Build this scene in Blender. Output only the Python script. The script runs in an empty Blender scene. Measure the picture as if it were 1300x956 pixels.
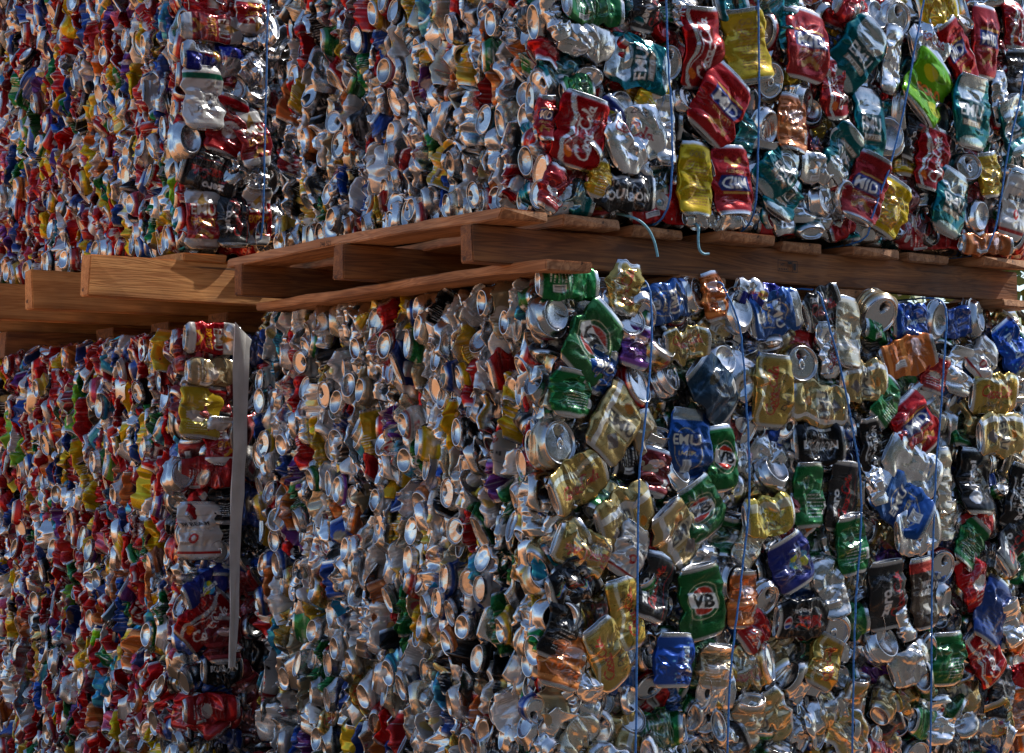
import bpy, math, random
import numpy as np
from mathutils import Vector, Matrix

RS = np.random.RandomState
scene = bpy.context.scene
COL = scene.collection
R = math.radians

# ------------------------------------------------------------------ camera
FPX = 2400.0; CW, CH = 1300.0, 956.0
HOR = 590.0
PITCH = math.atan((HOR - CH/2)/FPX)
PSI = R(36)
Fh = np.array([math.sin(PSI), math.cos(PSI), 0.0])
Rt = np.array([math.cos(PSI), -math.sin(PSI), 0.0])
DZ = .30
EYE = np.array([-1.922, -2.56, 0.58+DZ])
Fw = Fh*math.cos(PITCH) + np.array([0, 0, math.sin(PITCH)])
Up = -Fh*math.sin(PITCH) + np.array([0, 0, math.cos(PITCH)])

def on_plane_y(px, py, Y):
    d = Fw + Rt*(px-CW/2)/FPX - Up*(py-CH/2)/FPX
    t = (Y-EYE[1])/d[1]
    return EYE + d*t
def on_plane_x(px, py, X):
    d = Fw + Rt*(px-CW/2)/FPX - Up*(py-CH/2)/FPX
    t = (X-EYE[0])/d[0]
    return EYE + d*t
def scale_at(p):
    return FPX/float(np.dot(np.asarray(p)-EYE, Fw))
def project(p):
    q = np.asarray(p)-EYE; z = float(np.dot(q, Fw))
    return CW/2+FPX*float(np.dot(q, Rt))/z, CH/2-FPX*float(np.dot(q, Up))/z

cam = bpy.data.cameras.new('camera')
cam.sensor_width = 36; cam.lens = FPX/CW*36; cam.clip_end = 2000; cam.clip_start = 0.05
co = bpy.data.objects.new('camera', cam); COL.objects.link(co)
M = Matrix(((Rt[0], Up[0], -Fw[0], EYE[0]), (Rt[1], Up[1], -Fw[1], EYE[1]), (Rt[2], Up[2], -Fw[2], EYE[2]), (0, 0, 0, 1)))
co.matrix_world = M
scene.camera = co

# ------------------------------------------------------------------ light
SUN = np.array([0.66, -0.095, 0.74]); SUN /= np.linalg.norm(SUN)
w = bpy.data.worlds.new('World'); scene.world = w; w.use_nodes = True
nt = w.node_tree; bg = nt.nodes['Background']
sky = nt.nodes.new('ShaderNodeTexSky'); sky.sky_type = 'NISHITA'; sky.sun_disc = False
sky.sun_elevation = math.asin(SUN[2]); sky.sun_rotation = math.atan2(SUN[0], SUN[1])
sky.air_density = 1.0; sky.dust_density = 0.6; sky.ozone_density = 1.5
nt.links.new(sky.outputs[0], bg.inputs[0]); bg.inputs[1].default_value = 0.125
sl = bpy.data.lights.new('sun', 'SUN'); sl.energy = 5.0; sl.angle = R(0.5); sl.color = (1, .95, .87)
so = bpy.data.objects.new('sun', sl); COL.objects.link(so)
so.rotation_euler = Vector(SUN).to_track_quat('Z', 'Y').to_euler()
scene.cycles.max_bounces = 3; scene.cycles.diffuse_bounces = 2; scene.cycles.glossy_bounces = 2
scene.view_settings.view_transform = 'Standard'; scene.view_settings.look = 'None'
scene.view_settings.exposure = 0.56; scene.view_settings.gamma = 1

# ------------------------------------------------------------------ helpers
def tag(o, label=None, cat=None, group=None, kind=None):
    if label: o['label'] = label
    if cat: o['category'] = cat
    if group: o['group'] = group
    if kind: o['kind'] = kind
    return o
def mesh_np(name, V, Q, T=None, colors=None, smooth=True):
    me = bpy.data.meshes.new(name)
    V = np.asarray(V, np.float32); Q = np.asarray(Q, np.int32).reshape(-1, 4)
    T = np.zeros((0, 3), np.int32) if T is None else np.asarray(T, np.int32).reshape(-1, 3)
    me.vertices.add(len(V)); me.vertices.foreach_set('co', V.ravel())
    nl = Q.size + T.size
    me.loops.add(nl); me.loops.foreach_set('vertex_index', np.concatenate([Q.ravel(), T.ravel()]))
    me.polygons.add(len(Q)+len(T))
    st = np.concatenate([np.arange(len(Q))*4, Q.size+np.arange(len(T))*3]).astype(np.int32)
    me.polygons.foreach_set('loop_start', st)
    me.polygons.foreach_set('use_smooth', np.full(len(Q)+len(T), smooth))
    me.update(calc_edges=True)
    if colors is not None:
        a = me.color_attributes.new('Col', 'FLOAT_COLOR', 'POINT')
        a.data.foreach_set('color', np.asarray(colors, np.float32).ravel())
    me.validate()
    return me
def link(name, me, mat, parent=None):
    o = bpy.data.objects.new(name, me); COL.objects.link(o)
    if mat: me.materials.append(mat)
    if parent: o.parent = parent
    return o
def empty(name, loc=(0, 0, 0)):
    o = bpy.data.objects.new(name, None); o.empty_display_size = .1; COL.objects.link(o); o.location = loc
    return o

# ------------------------------------------------------------------ materials
def newmat(name):
    m = bpy.data.materials.new(name); m.use_nodes = True
    return m, m.node_tree, m.node_tree.nodes['Principled BSDF']
def can_material():
    m, t, b = newmat('printed_aluminium')
    N, Lk = t.nodes, t.links
    at = N.new('ShaderNodeAttribute'); at.attribute_name = 'Col'
    geo = N.new('ShaderNodeTexCoord')
    n1 = N.new('ShaderNodeTexNoise'); n1.inputs['Scale'].default_value = 55; n1.inputs['Detail'].default_value = 5
    Lk.new(geo.outputs['Object'], n1.inputs['Vector'])
    n3 = N.new('ShaderNodeTexNoise'); n3.inputs['Scale'].default_value = 9; n3.inputs['Detail'].default_value = 6; n3.inputs['Roughness'].default_value = .7
    Lk.new(geo.outputs['Object'], n3.inputs['Vector'])
    dr = N.new('ShaderNodeMapRange'); dr.inputs['From Min'].default_value = .5; dr.inputs['From Max'].default_value = .72
    dr.inputs['To Min'].default_value = 0; dr.inputs['To Max'].default_value = .14
    Lk.new(n3.outputs[0], dr.inputs['Value'])
    mx = N.new('ShaderNodeMix'); mx.data_type = 'RGBA'; mx.inputs['B'].default_value = (.16, .11, .075, 1)
    Lk.new(dr.outputs[0], mx.inputs['Factor']); Lk.new(at.outputs['Color'], mx.inputs['A'])
    Lk.new(mx.outputs['Result'], b.inputs['Base Color'])
    mm = N.new('ShaderNodeMath'); mm.operation = 'SUBTRACT'; mm.use_clamp = True
    Lk.new(at.outputs['Alpha'], mm.inputs[0]); Lk.new(dr.outputs[0], mm.inputs[1])
    Lk.new(mm.outputs[0], b.inputs['Metallic'])
    rr = N.new('ShaderNodeMapRange'); rr.inputs['To Min'].default_value = .09; rr.inputs['To Max'].default_value = .36
    rr.inputs['From Min'].default_value = .25; rr.inputs['From Max'].default_value = .75
    n5 = N.new('ShaderNodeMath'); n5.operation = 'MULTIPLY_ADD'; n5.inputs[1].default_value = .5; n6 = N.new('ShaderNodeMath'); n6.operation = 'MULTIPLY'; n6.inputs[1].default_value = .5
    Lk.new(n3.outputs[0], n6.inputs[0]); Lk.new(n1.outputs[0], n5.inputs[0]); Lk.new(n6.outputs[0], n5.inputs[2])
    Lk.new(n5.outputs[0], rr.inputs['Value']); Lk.new(rr.outputs[0], b.inputs['Roughness'])
    n2 = N.new('ShaderNodeTexNoise'); n2.inputs['Scale'].default_value = 150; n2.inputs['Detail'].default_value = 3
    n2.inputs['Distortion'].default_value = .8
    Lk.new(geo.outputs['Object'], n2.inputs['Vector'])
    bp = N.new('ShaderNodeBump'); bp.inputs['Strength'].default_value = .3; bp.inputs['Distance'].default_value = .0012
    Lk.new(n2.outputs[0], bp.inputs['Height']); Lk.new(bp.outputs[0], b.inputs['Normal'])
    return m
MCAN = can_material()

def wood_material(name, c1, c2, axis):
    m, t, b = newmat(name); N, Lk = t.nodes, t.links
    tc = N.new('ShaderNodeTexCoord'); mp = N.new('ShaderNodeMapping')
    s = [34, 34, 34]; s[axis] = 1.6
    mp.inputs['Scale'].default_value = s
    Lk.new(tc.outputs['Object'], mp.inputs['Vector'])
    n = N.new('ShaderNodeTexNoise'); n.inputs['Scale'].default_value = 1.3; n.inputs['Detail'].default_value = 8; n.inputs['Distortion'].default_value = 1.1
    Lk.new(mp.outputs[0], n.inputs['Vector'])
    m2 = N.new('ShaderNodeMapping'); s2 = [11, 11, 11]; s2[axis] = .7; m2.inputs['Scale'].default_value = s2
    Lk.new(tc.outputs['Object'], m2.inputs['Vector'])
    wv = N.new('ShaderNodeTexNoise'); wv.inputs['Scale'].default_value = 2.2; wv.inputs['Detail'].default_value = 2; wv.inputs['Distortion'].default_value = 2.5
    Lk.new(m2.outputs[0], wv.inputs['Vector'])
    sn = N.new('ShaderNodeMath'); sn.operation = 'MULTIPLY'; sn.inputs[1].default_value = 52; Lk.new(wv.outputs[0], sn.inputs[0])
    si = N.new('ShaderNodeMath'); si.operation = 'SINE'; Lk.new(sn.outputs[0], si.inputs[0])
    ad = N.new('ShaderNodeMath'); ad.operation = 'MULTIPLY_ADD'; ad.inputs[1].default_value = .10
    Lk.new(si.outputs[0], ad.inputs[0]); Lk.new(n.outputs[0], ad.inputs[2])
    cr = N.new('ShaderNodeValToRGB'); cr.color_ramp.elements[0].position = .30; cr.color_ramp.elements[0].color = (*c2, 1)
    cr.color_ramp.elements[1].position = .72; cr.color_ramp.elements[1].color = (*c1, 1)
    Lk.new(ad.outputs[0], cr.inputs[0])
    bn = N.new('ShaderNodeTexNoise'); bn.inputs['Scale'].default_value = 5.5; bn.inputs['Detail'].default_value = 5
    Lk.new(tc.outputs['Object'], bn.inputs['Vector'])
    mr = N.new('ShaderNodeMapRange'); mr.inputs['From Min'].default_value = .35; mr.inputs['From Max'].default_value = .7
    mr.inputs['To Min'].default_value = .62; mr.inputs['To Max'].default_value = 1.15
    Lk.new(bn.outputs[0], mr.inputs['Value'])
    ml = N.new('ShaderNodeMix'); ml.data_type = 'RGBA'; ml.blend_type = 'MULTIPLY'; ml.inputs['Factor'].default_value = 1
    Lk.new(cr.outputs[0], ml.inputs['A']); Lk.new(mr.outputs[0], ml.inputs['B'])
    # grey weathering in patches and dark knots
    wn = N.new('ShaderNodeTexNoise'); wn.inputs['Scale'].default_value = 3.1; wn.inputs['Detail'].default_value = 7; wn.inputs['Roughness'].default_value = .7
    Lk.new(tc.outputs['Object'], wn.inputs['Vector'])
    wr = N.new('ShaderNodeMapRange'); wr.inputs['From Min'].default_value = .5; wr.inputs['From Max'].default_value = .7; wr.inputs['To Max'].default_value = .28
    Lk.new(wn.outputs[0], wr.inputs['Value'])
    wm = N.new('ShaderNodeMix'); wm.data_type = 'RGBA'; wm.inputs['B'].default_value = (.20, .16, .13, 1)
    Lk.new(wr.outputs[0], wm.inputs['Factor']); Lk.new(ml.outputs['Result'], wm.inputs['A'])
    m3 = N.new('ShaderNodeMapping'); s3 = [16, 16, 16]; s3[axis] = 6; m3.inputs['Scale'].default_value = s3; Lk.new(tc.outputs['Object'], m3.inputs['Vector'])
    vo = N.new('ShaderNodeTexVoronoi'); vo.inputs['Scale'].default_value = .55; Lk.new(m3.outputs[0], vo.inputs['Vector'])
    vr = N.new('ShaderNodeMapRange'); vr.inputs['From Min'].default_value = .06; vr.inputs['From Max'].default_value = .17; vr.inputs['To Min'].default_value = .75; vr.inputs['To Max'].default_value = 0
    Lk.new(vo.outputs['Distance'], vr.inputs['Value'])
    km = N.new('ShaderNodeMix'); km.data_type = 'RGBA'; km.inputs['B'].default_value = (.05, .02, .01, 1)
    Lk.new(vr.outputs[0], km.inputs['Factor']); Lk.new(wm.outputs['Result'], km.inputs['A'])
    # long drying cracks
    m4 = N.new('ShaderNodeMapping'); s4 = [60, 60, 60]; s4[axis] = 1.1; m4.inputs['Scale'].default_value = s4; Lk.new(tc.outputs['Object'], m4.inputs['Vector'])
    c4 = N.new('ShaderNodeTexNoise'); c4.inputs['Scale'].default_value = 1; c4.inputs['Detail'].default_value = 1; Lk.new(m4.outputs[0], c4.inputs['Vector'])
    cc = N.new('ShaderNodeMapRange'); cc.inputs['From Min'].default_value = .70; cc.inputs['From Max'].default_value = .74; cc.inputs['To Max'].default_value = .8
    Lk.new(c4.outputs[0], cc.inputs['Value'])
    ck = N.new('ShaderNodeMix'); ck.data_type = 'RGBA'; ck.inputs['B'].default_value = (.03, .015, .008, 1)
    Lk.new(cc.outputs[0], ck.inputs['Factor']); Lk.new(km.outputs['Result'], ck.inputs['A'])
    Lk.new(ck.outputs['Result'], b.inputs['Base Color'])
    b.inputs['Roughness'].default_value = .78
    bp = N.new('ShaderNodeBump'); bp.inputs['Strength'].default_value = .5; bp.inputs['Distance'].default_value = .0015
    Lk.new(ad.outputs[0], bp.inputs['Height']); Lk.new(bp.outputs[0], b.inputs['Normal'])
    return m
WOOD_X = wood_material('bearer_wood', (.34, .13, .035), (.12, .040, .011), 0)
WOOD_Y = wood_material('board_wood', (.66, .32, .14), (.28, .11, .04), 1)
WOOD_P = wood_material('pale_pine', (.78, .36, .11), (.46, .17, .04), 0)

def plain(name, col, rough=.6, metal=0, noise=None):
    m, t, b = newmat(name); N, Lk = t.nodes, t.links
    b.inputs['Roughness'].default_value = rough; b.inputs['Metallic'].default_value = metal
    tc = N.new('ShaderNodeTexCoord'); n = N.new('ShaderNodeTexNoise'); n.inputs['Scale'].default_value = noise or 8; n.inputs['Detail'].default_value = 8
    Lk.new(tc.outputs['Object'], n.inputs['Vector'])
    cr = N.new('ShaderNodeValToRGB')
    cr.color_ramp.elements[0].position = .3; cr.color_ramp.elements[0].color = tuple(c*.72 for c in col)+(1,)
    cr.color_ramp.elements[1].position = .7; cr.color_ramp.elements[1].color = tuple(min(1, c*1.18) for c in col)+(1,)
    Lk.new(n.outputs[0], cr.inputs[0]); Lk.new(cr.outputs[0], b.inputs['Base Color'])
    bp = N.new('ShaderNodeBump'); bp.inputs['Strength'].default_value = .3; bp.inputs['Distance'].default_value = .01
    Lk.new(n.outputs[0], bp.inputs['Height']); Lk.new(bp.outputs[0], b.inputs['Normal'])
    return m
M_GROUND = plain('orange_dirt', (.50, .21, .075), .95, 0, 3)
M_CORE = plain('gap_shade_black', (.012, .011, .012), .6, .0, 60)  # near-black colour stands in for shade in the gaps between cans
M_TWINE = plain('blue_twine', (.03, .17, .50), .45, 0, 200)
M_TWINE2 = plain('pale_blue_twine', (.16, .42, .55), .5, 0, 200)
M_SHEET = plain('white_sheet', (.55, .55, .54), .5, 0, 14)
M_LEAF = plain('leaf', (.12, .17, .03), .5, 0, 6)
M_BARK = plain('bark', (.12, .08, .05), .9, 0, 20)
M_INK = plain('ink', (.03, .02, .015), .8, 0, 80)

# ------------------------------------------------------------------ label bitmaps (vertex colour source)
BW, BH = 414, 240            # 0.5 mm per cell: 207 mm round, 120 mm high
SILV = (.80, .80, .82)
_tcache = {}
def text_tris(s, bold=.0, font=None):
    k = (s, bold)
    if k in _tcache: return _tcache[k]
    c = bpy.data.curves.new('t', 'FONT'); c.body = s; c.offset = bold; c.resolution_u = 3; c.align_x = 'CENTER'; c.align_y = 'CENTER'
    o = bpy.data.objects.new('t', c); COL.objects.link(o)
    dg = bpy.context.evaluated_depsgraph_get()
    me = o.evaluated_get(dg).to_mesh(); me.calc_loop_triangles()
    v = np.array([x.co[:2] for x in me.vertices]); t = np.array([x.vertices[:] for x in me.loop_triangles])
    o.evaluated_get(dg).to_mesh_clear()
    bpy.data.objects.remove(o); bpy.data.curves.remove(c)
    v -= (v.max(0)+v.min(0))/2
    h = v[:, 1].max()-v[:, 1].min(); v /= h
    _tcache[k] = (v, t); return v, t
class Bmp:
    def __init__(s, col, metal=.85):
        s.a = np.zeros((BH, BW, 4), np.float32); s.a[..., :3] = col; s.a[..., 3] = metal
        s.yy, s.xx = np.mgrid[0:BH, 0:BW]
        s.X = (s.xx+.5)*.5; s.Y = (s.yy+.5)*.5     # mm
    def put(s, mask, col, metal=.7, al=1.0):
        s.a[mask] = s.a[mask]*(1-al)+np.array([*col, metal])*al
    def rect(s, x0, y0, x1, y1, col, metal=.7, al=1.0): s.put((s.X >= x0) & (s.X < x1) & (s.Y >= y0) & (s.Y < y1), col, metal, al)
    def ell(s, cx, cy, rx, ry, col, metal=.7, rot=0):
        dx, dy = s.X-cx, s.Y-cy; c, n = math.cos(R(rot)), math.sin(R(rot))
        s.put(((dx*c+dy*n)/rx)**2+((-dx*n+dy*c)/ry)**2 < 1, col, metal)
    def poly_tris(s, v, t, col, metal):
        for tri in t:
            p = v[tri]; lo = np.floor(p.min(0)*2).astype(int); hi = np.ceil(p.max(0)*2).astype(int)+1
            x0, y0 = max(lo[0], 0), max(lo[1], 0); x1, y1 = min(hi[0], BW), min(hi[1], BH)
            if x0 >= x1 or y0 >= y1: continue
            X, Y = s.X[y0:y1, x0:x1], s.Y[y0:y1, x0:x1]
            def e(a, b): return (b[0]-a[0])*(Y-a[1])-(b[1]-a[1])*(X-a[0])
            e0, e1, e2 = e(p[0], p[1]), e(p[1], p[2]), e(p[2], p[0])
            m = ((e0 >= -1e-6) & (e1 >= -1e-6) & (e2 >= -1e-6)) | ((e0 <= 1e-6) & (e1 <= 1e-6) & (e2 <= 1e-6))
            s.a[y0:y1, x0:x1][m] = (*col, metal)
    def text(s, st, cx, cy, h, col, metal=.3, rot=0, bold=.02, wid=None, shear=0):
        v, t = text_tris(st, bold); v = v.copy()*h
        if wid: v[:, 0] *= wid/(v[:, 0].max()-v[:, 0].min())
        v[:, 0] += shear*v[:, 1]
        c, n = math.cos(R(rot)), math.sin(R(rot))
        v = np.stack([v[:, 0]*c-v[:, 1]*n+cx, v[:, 0]*n+v[:, 1]*c+cy], 1)
        s.poly_tris(v, t, col, metal)
    def stroke(s, pts, wd, col, metal=.3):
        pts = np.asarray(pts, float)
        for a, b in zip(pts[:-1], pts[1:]):
            d = b-a; L2 = max(d@d, 1e-9)
            lo = np.floor((np.minimum(a, b)-wd)*2).astype(int); hi = np.ceil((np.maximum(a, b)+wd)*2).astype(int)+1
            x0, y0 = max(lo[0], 0), max(lo[1], 0); x1, y1 = min(hi[0], BW), min(hi[1], BH)
            if x0 >= x1 or y0 >= y1: continue
            X, Y = s.X[y0:y1, x0:x1], s.Y[y0:y1, x0:x1]
            q = np.clip(((X-a[0])*d[0]+(Y-a[1])*d[1])/L2, 0, 1)
            m = (X-a[0]-q*d[0])**2+(Y-a[1]-q*d[1])**2 < (wd/2)**2
            s.a[y0:y1, x0:x1][m] = (*col, metal)
    def script(s, cx, cy, h, col, rot=90, metal=.3):
        """flowing two-word script"""
        def arc(x, y, rx, ry, a0, a1, n=12):
            a = np.radians(np.linspace(a0, a1, n)); return np.stack([x+rx*np.cos(a), y+ry*np.sin(a)], 1)
        S = [arc(.55, .55, .5, .55, 55, 330), arc(1.25, .25, .2, .25, 0, 360), arc(1.8, .25, .2, .25, 50, 310),
             arc(2.3, .25, .2, .25, 0, 360), np.array([[2.5, .5], [2.48, .1], [2.7, .0]]), np.array([[2.75, .35], [3.1, .38]]),
             arc(3.65, .55, .5, .55, 55, 330), arc(4.35, .25, .2, .25, 0, 360),
             np.array([[4.65, .1], [4.9, 1.0], [4.75, 1.05], [4.7, .1], [4.9, 0]]),
             arc(5.2, .25, .2, .25, 0, 360), np.array([[5.4, .5], [5.38, .1], [5.65, .02]]),
             np.array([[.8, -.05], [1.5, -.22], [2.4, -.12], [3.2, -.25]]), arc(.75, 1.0, .3, .12, 200, -60, 8)]
        c, n = math.cos(R(rot)), math.sin(R(rot))
        for p in S:
            p = p.copy(); p[:, 0] += .25*p[:, 1]-2.9; p[:, 1] -= .45; p *= h
            q = np.stack([p[:, 0]*c-p[:, 1]*n+cx, p[:, 0]*n+p[:, 1]*c+cy], 1)
            s.stroke(q, h*.17, col, metal)
    def barcode(s, x, y, w_=16, h_=22, seed=0):
        s.rect(x, y, x+w_, y+h_, (.7, .7, .68), .1)
        r = RS(seed); xx = x+1.5
        while xx < x+w_-2:
            d = r.choice([.5, 1.0]); s.rect(xx, y+3, xx+d, y+h_-2, (.03, .03, .03), .1); xx += d+r.choice([.6, 1.1])
    def lines(s, x0, x1, y0, y1, col, seed=0, step=5.2):
        r = RS(seed); y = y0
        while y < y1:
            x = x0+r.uniform(0, 3)
            while x < x1:
                d = r.uniform(2, 7); s.rect(x, y, min(x+d, x1), y+1.8, col, .3, .85); x += d+1.5
            y += step
    def done(s):
        a = s.a
        b = (a+np.roll(a, 1, 1)+np.roll(a, 1, 0)+np.roll(np.roll(a, 1, 0), 1, 1))/4
        b[0] = a[0]
        return b
WHITE = (.78, .77, .74); BLK = (.012, .012, .014); RED = (.34, .008, .012); NAVY = (.01, .025, .13)
C1, C2 = 52, 155            # centres of the two fronts (mm round the can)
def D_coke(ribbon=SILV):
    b = Bmp(RED, .75)
    for c in (C1, C2):
        x = b.X-c
        b.put(np.abs(x+19+7*np.sin(b.Y/15.)) < 3.2, ribbon, .8)
        b.put(np.abs(x+13+8*np.sin(b.Y/15.+.2)) < .8, WHITE, .5)
        b.script(c+4, 60, 15.5, WHITE, 90)
        b.ell(c-16, 24, 6, 9, (.75, .16, .02), .5, 30)
    b.barcode(97, 20, 10, 26); return b.done()
def D_diet():
    b = Bmp(SILV, 1)
    for c in (C1, C2):
        b.script(c+2, 58, 14.5, (.32, .012, .02), 60); b.text('Diet', c-12, 88, 11, BLK, .2, 60, .02, None, .3)
        b.text('Diet', c+22, 40, 8, BLK, .2, 60, .02, None, .3)
    return b.done()
def D_gold():
    b = Bmp((.47, .32, .09), .9)
    for c in (C1, C2):
        b.put(np.abs(b.X-c+24+6*np.sin(b.Y/13.)) < 4.5, (.75, .68, .5), .9)
        b.script(c-2, 60, 14.5, (.38, .02, .015), 90); b.text('Diet', c+20, 42, 11, BLK, .2, 90, .02, None, .3)
        b.text('Diet', c-19, 90, 8, BLK, .2, 90, .02, None, .3)
    b.barcode(97, 20, 10, 26); return b.done()
def D_zero():
    b = Bmp(BLK, .35)
    for c in (C1, C2):
        b.script(c+7, 60, 14, (.36, .01, .012), 90); b.text('zero', c-13, 48, 13, WHITE, .2, 90, .035)
        b.rect(c+30, 10, c+31, 110, (.25, .01, .01), .3)
    return b.done()
def D_bitter():
    b = Bmp((.0, .14, .155), .85)
    for c in (C1, C2):
        b.put((b.Y > 66+.03*(b.X-c)**2) & (np.abs(b.X-c) < 30), (.62, .66, .66), .95)
        b.put((b.Y < 18-.01*(b.X-c)**2) & (np.abs(b.X-c) < 30), (.5, .6, .6), .95)
        b.rect(c-24, 42, c+24, 74, (.0, .055, .06), .6); b.rect(c-20, 33, c+20, 43, (.36, .27, .2), .5)
        b.text('EMU', c, 58, 21, WHITE, .3, 0, .022, 44); b.text('BITTER', c, 38, 6.5, (.75, .7, .6), .3, 0, .03, 34)
    b.barcode(96, 30, 13, 26, 3); return b.done()
def D_export():
    b = Bmp((.70, .69, .68), .55)
    b.rect(0, 20, 207, 88, (.33, .012, .02), .5)
    for c in (C1, C2):
        b.put((b.Y > 70) & (b.Y < 108) & (np.abs(b.X-c) < (108-b.Y)*.45), (.5, .28, .06), .5)
        b.text('EMU', c, 76, 21, (.8, .78, .74), .2, 0, .025, 48); b.text('EXPORT', c, 53, 15, (.66, .33, .02), .2, 0, .02, 48)
        b.put((np.abs(b.X-c) < 17) & (np.abs(b.Y-30-6*np.cos((b.X-c)/5)) < 5), (.6, .3, .05), .5)
    b.rect(100, 0, 107, 120, (.7, .7, .68), .5); return b.done()
def D_draft():
    b = Bmp((.50, .37, .16), .85)
    for c in (C1, C2):
        b.rect(c-30, 0, c-19, 120, (.72, .70, .66), .6)
        b.rect(c-20, 46, c+26, 74, (.70, .6, .4), .6)
        b.text('EMU', c+3, 60, 20, (.10, .09, .08), .3, 0, .03, 46)
        b.ell(c+3, 88, 8, 6, (.55, .2, .03), .5); b.put((np.abs(b.X-c-3) < 12-np.abs(b.Y-30)*.8), (.16, .13, .12), .4)
    b.barcode(97, 20, 12, 26, 5); return b.done()
def D_blue():
    b = Bmp((.01, .075, .28), .7)
    for c in (C1, C2):
        b.ell(c, 52, 22, 34, (.5, .4, .22), .5); b.ell(c, 52, 20.5, 32.5, (.012, .085, .33), .7)
        b.rect(c-25, 56, c+25, 78, (.012, .05, .2), .6)
        b.text('EMU', c, 67, 17, (.72, .68, .58), .3, 0, .022, 44); b.text('LAGER', c, 46, 7, (.6, .45, .2), .3, 0, .03, 28)
        b.rect(c-30, 100, c+30, 120, (.6, .62, .65), .9)
    b.barcode(C1-8, 14, 15, 22, 6); return b.done()
def D_mid():
    b = Bmp((.36, .008, .012), .72)
    for c in (C1, C2):
        b.rect(c-27, 52, c+27, 77, (.012, .025, .16), .5); b.text('MID', c, 64, 19, (.78, .75, .7), .2, 0, .028, 42)
        b.rect(c-24, 78, c+24, 82, (.6, .3, .06), .6); b.text('STRENGTH', c, 46, 5.5, (.6, .35, .1), .3, 0, .02, 34)
        b.put((np.abs(b.Y-30-5*np.cos((b.X-c)/4)) < 5) & (np.abs(b.X-c) < 15), (.5, .22, .04), .6)
    b.barcode(97, 26, 12, 28, 7); return b.done()
def D_yellow():
    b = Bmp((.60, .40, .012), .62)
    for c in (C1, C2):
        b.lines(c-21, c+21, 18, 88, (.22, .05, .02), c)
        b.text('GOLD', c, 99, 10, (.25, .17, .06), .4, 0, .03, 34)
    return b.done()
def D_vb():
    b = Bmp((.012, .105, .028), .75)
    for c in (C1, C2):
        b.ell(c, 62, 27, 30, (.5, .5, .3), .6); b.ell(c, 62, 25.5, 28.5, (.01, .09, .025), .6)
        b.ell(c, 62, 21, 23, (.5, .5, .45), .5)
        b.ell(c, 62, 19.5, 21.5, (.45, .03, .015), .5)
        b.put((np.abs((b.Y-62)+(b.X-c)*.25) < 12.5) & (np.abs(b.X-c) < 23), (.78, .77, .72), .3)
        b.text('VB', c, 62, 22, (.01, .01, .01), .2, -14, .045, 38)
    b.barcode(97, 50, 13, 28, 8); return b.done()
def D_black(txt='BOURBON', col=WHITE):
    b = Bmp(BLK, .75)
    for c in (C1, C2):
        b.text(txt, c+6, 60, 14, col, .2, 90, .03, 84); b.text('& COLA', c-12, 60, 7, (.5, .5, .5), .2, 90, .02, 40)
        b.rect(c-24, 30, c-18, 92, (.45, .45, .45), .3)
    return b.done()
def D_turkey():
    b = Bmp((.035, .02, .012), .35)
    b.rect(0, 96, 207, 120, (.35, .02, .015), .6)
    for c in (C1, C2):
        b.text('WILD', c-10, 74, 11, WHITE, .2, 0, .03, 24); b.text('TURKEY', c-10, 60, 9, WHITE, .2, 0, .03, 26)
        b.text('101', c+16, 68, 13, WHITE, .2, 0, .04, 22)
        b.rect(c-19, 24, c-7, 42, (.5, .47, .4), .2); b.rect(c+8, 20, c+24, 38, (.6, .57, .5), .2); b.ell(c+16, 29, 5, 6, (.3, .2, .1), .3)
    return b.done()
def D_beam():
    b = Bmp((.60, .58, .56), .45)
    for c in (C1, C2):
        b.text('JIM BEAM', c, 72, 12, BLK, .2, 0, .04, 54); b.ell(c, 45, 8, 10, (.45, .02, .02), .4); b.ell(c, 46, 4, 5, (.6, .5, .45), .4)
        b.rect(c-26, 90, c+26, 91.5, (.3, .28, .26), .4)
    b.rect(0, 12, 207, 18, (.35, .02, .02), .4); return b.done()
def D_max():
    b = Bmp(BLK, .75)
    for c in (C1, C2):
        b.text('MAX', c+3, 55, 20, (.45, .03, .03), .5, 90, .07, 52, .25); b.text('pepsi', c+21, 70, 11, WHITE, .2, 90, .03, 34)
        b.ell(c, 97, 11, 11, (.6, .6, .65), .5); b.put(((b.X-c)**2+(b.Y-97)**2 < 81) & (b.X > c+1), (.45, .02, .02), .5)
        b.put(((b.X-c)**2+(b.Y-97)**2 < 81) & (b.X < c-3), (.02, .08, .4), .5)
    return b.done()
def D_pblack():
    b = Bmp(BLK, .75)
    for c in (C1, C2):
        b.text('pepsi', c-3, 74, 17, (.7, .68, .7), .4, 90, .04, 48); b.ell(c-3, 28, 12, 12, (.4, .45, .55), .5)
        b.ell(c-1, 25, 9, 7, (.75, .72, .7), .3)
    return b.done()
def D_pblue():
    b = Bmp((.01, .07, .36), .65)
    for c in (C1, C2):
        b.text('pepsi', c, 64, 18, (.6, .72, .8), .5, 90, .03, 56)
        for k in range(16):
            r = RS(k+int(c)); b.ell(c+r.uniform(-26, 26), r.uniform(5, 115), r.uniform(1, 3), r.uniform(1, 4), (.15, .4, .7), .6)
    return b.done()
def D_lemon():
    b = Bmp((.62, .47, .10), .75)
    for c in (C1, C2):
        b.text('LEMON', c+14, 60, 10, (.12, .09, .03), .3, 90, .03, 48); b.rect(c-24, 10, c-6, 110, (.66, .6, .42), .6)
        b.ell(c, 60, 12, 16, (.6, .42, .02), .6)
    return b.done()
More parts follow.
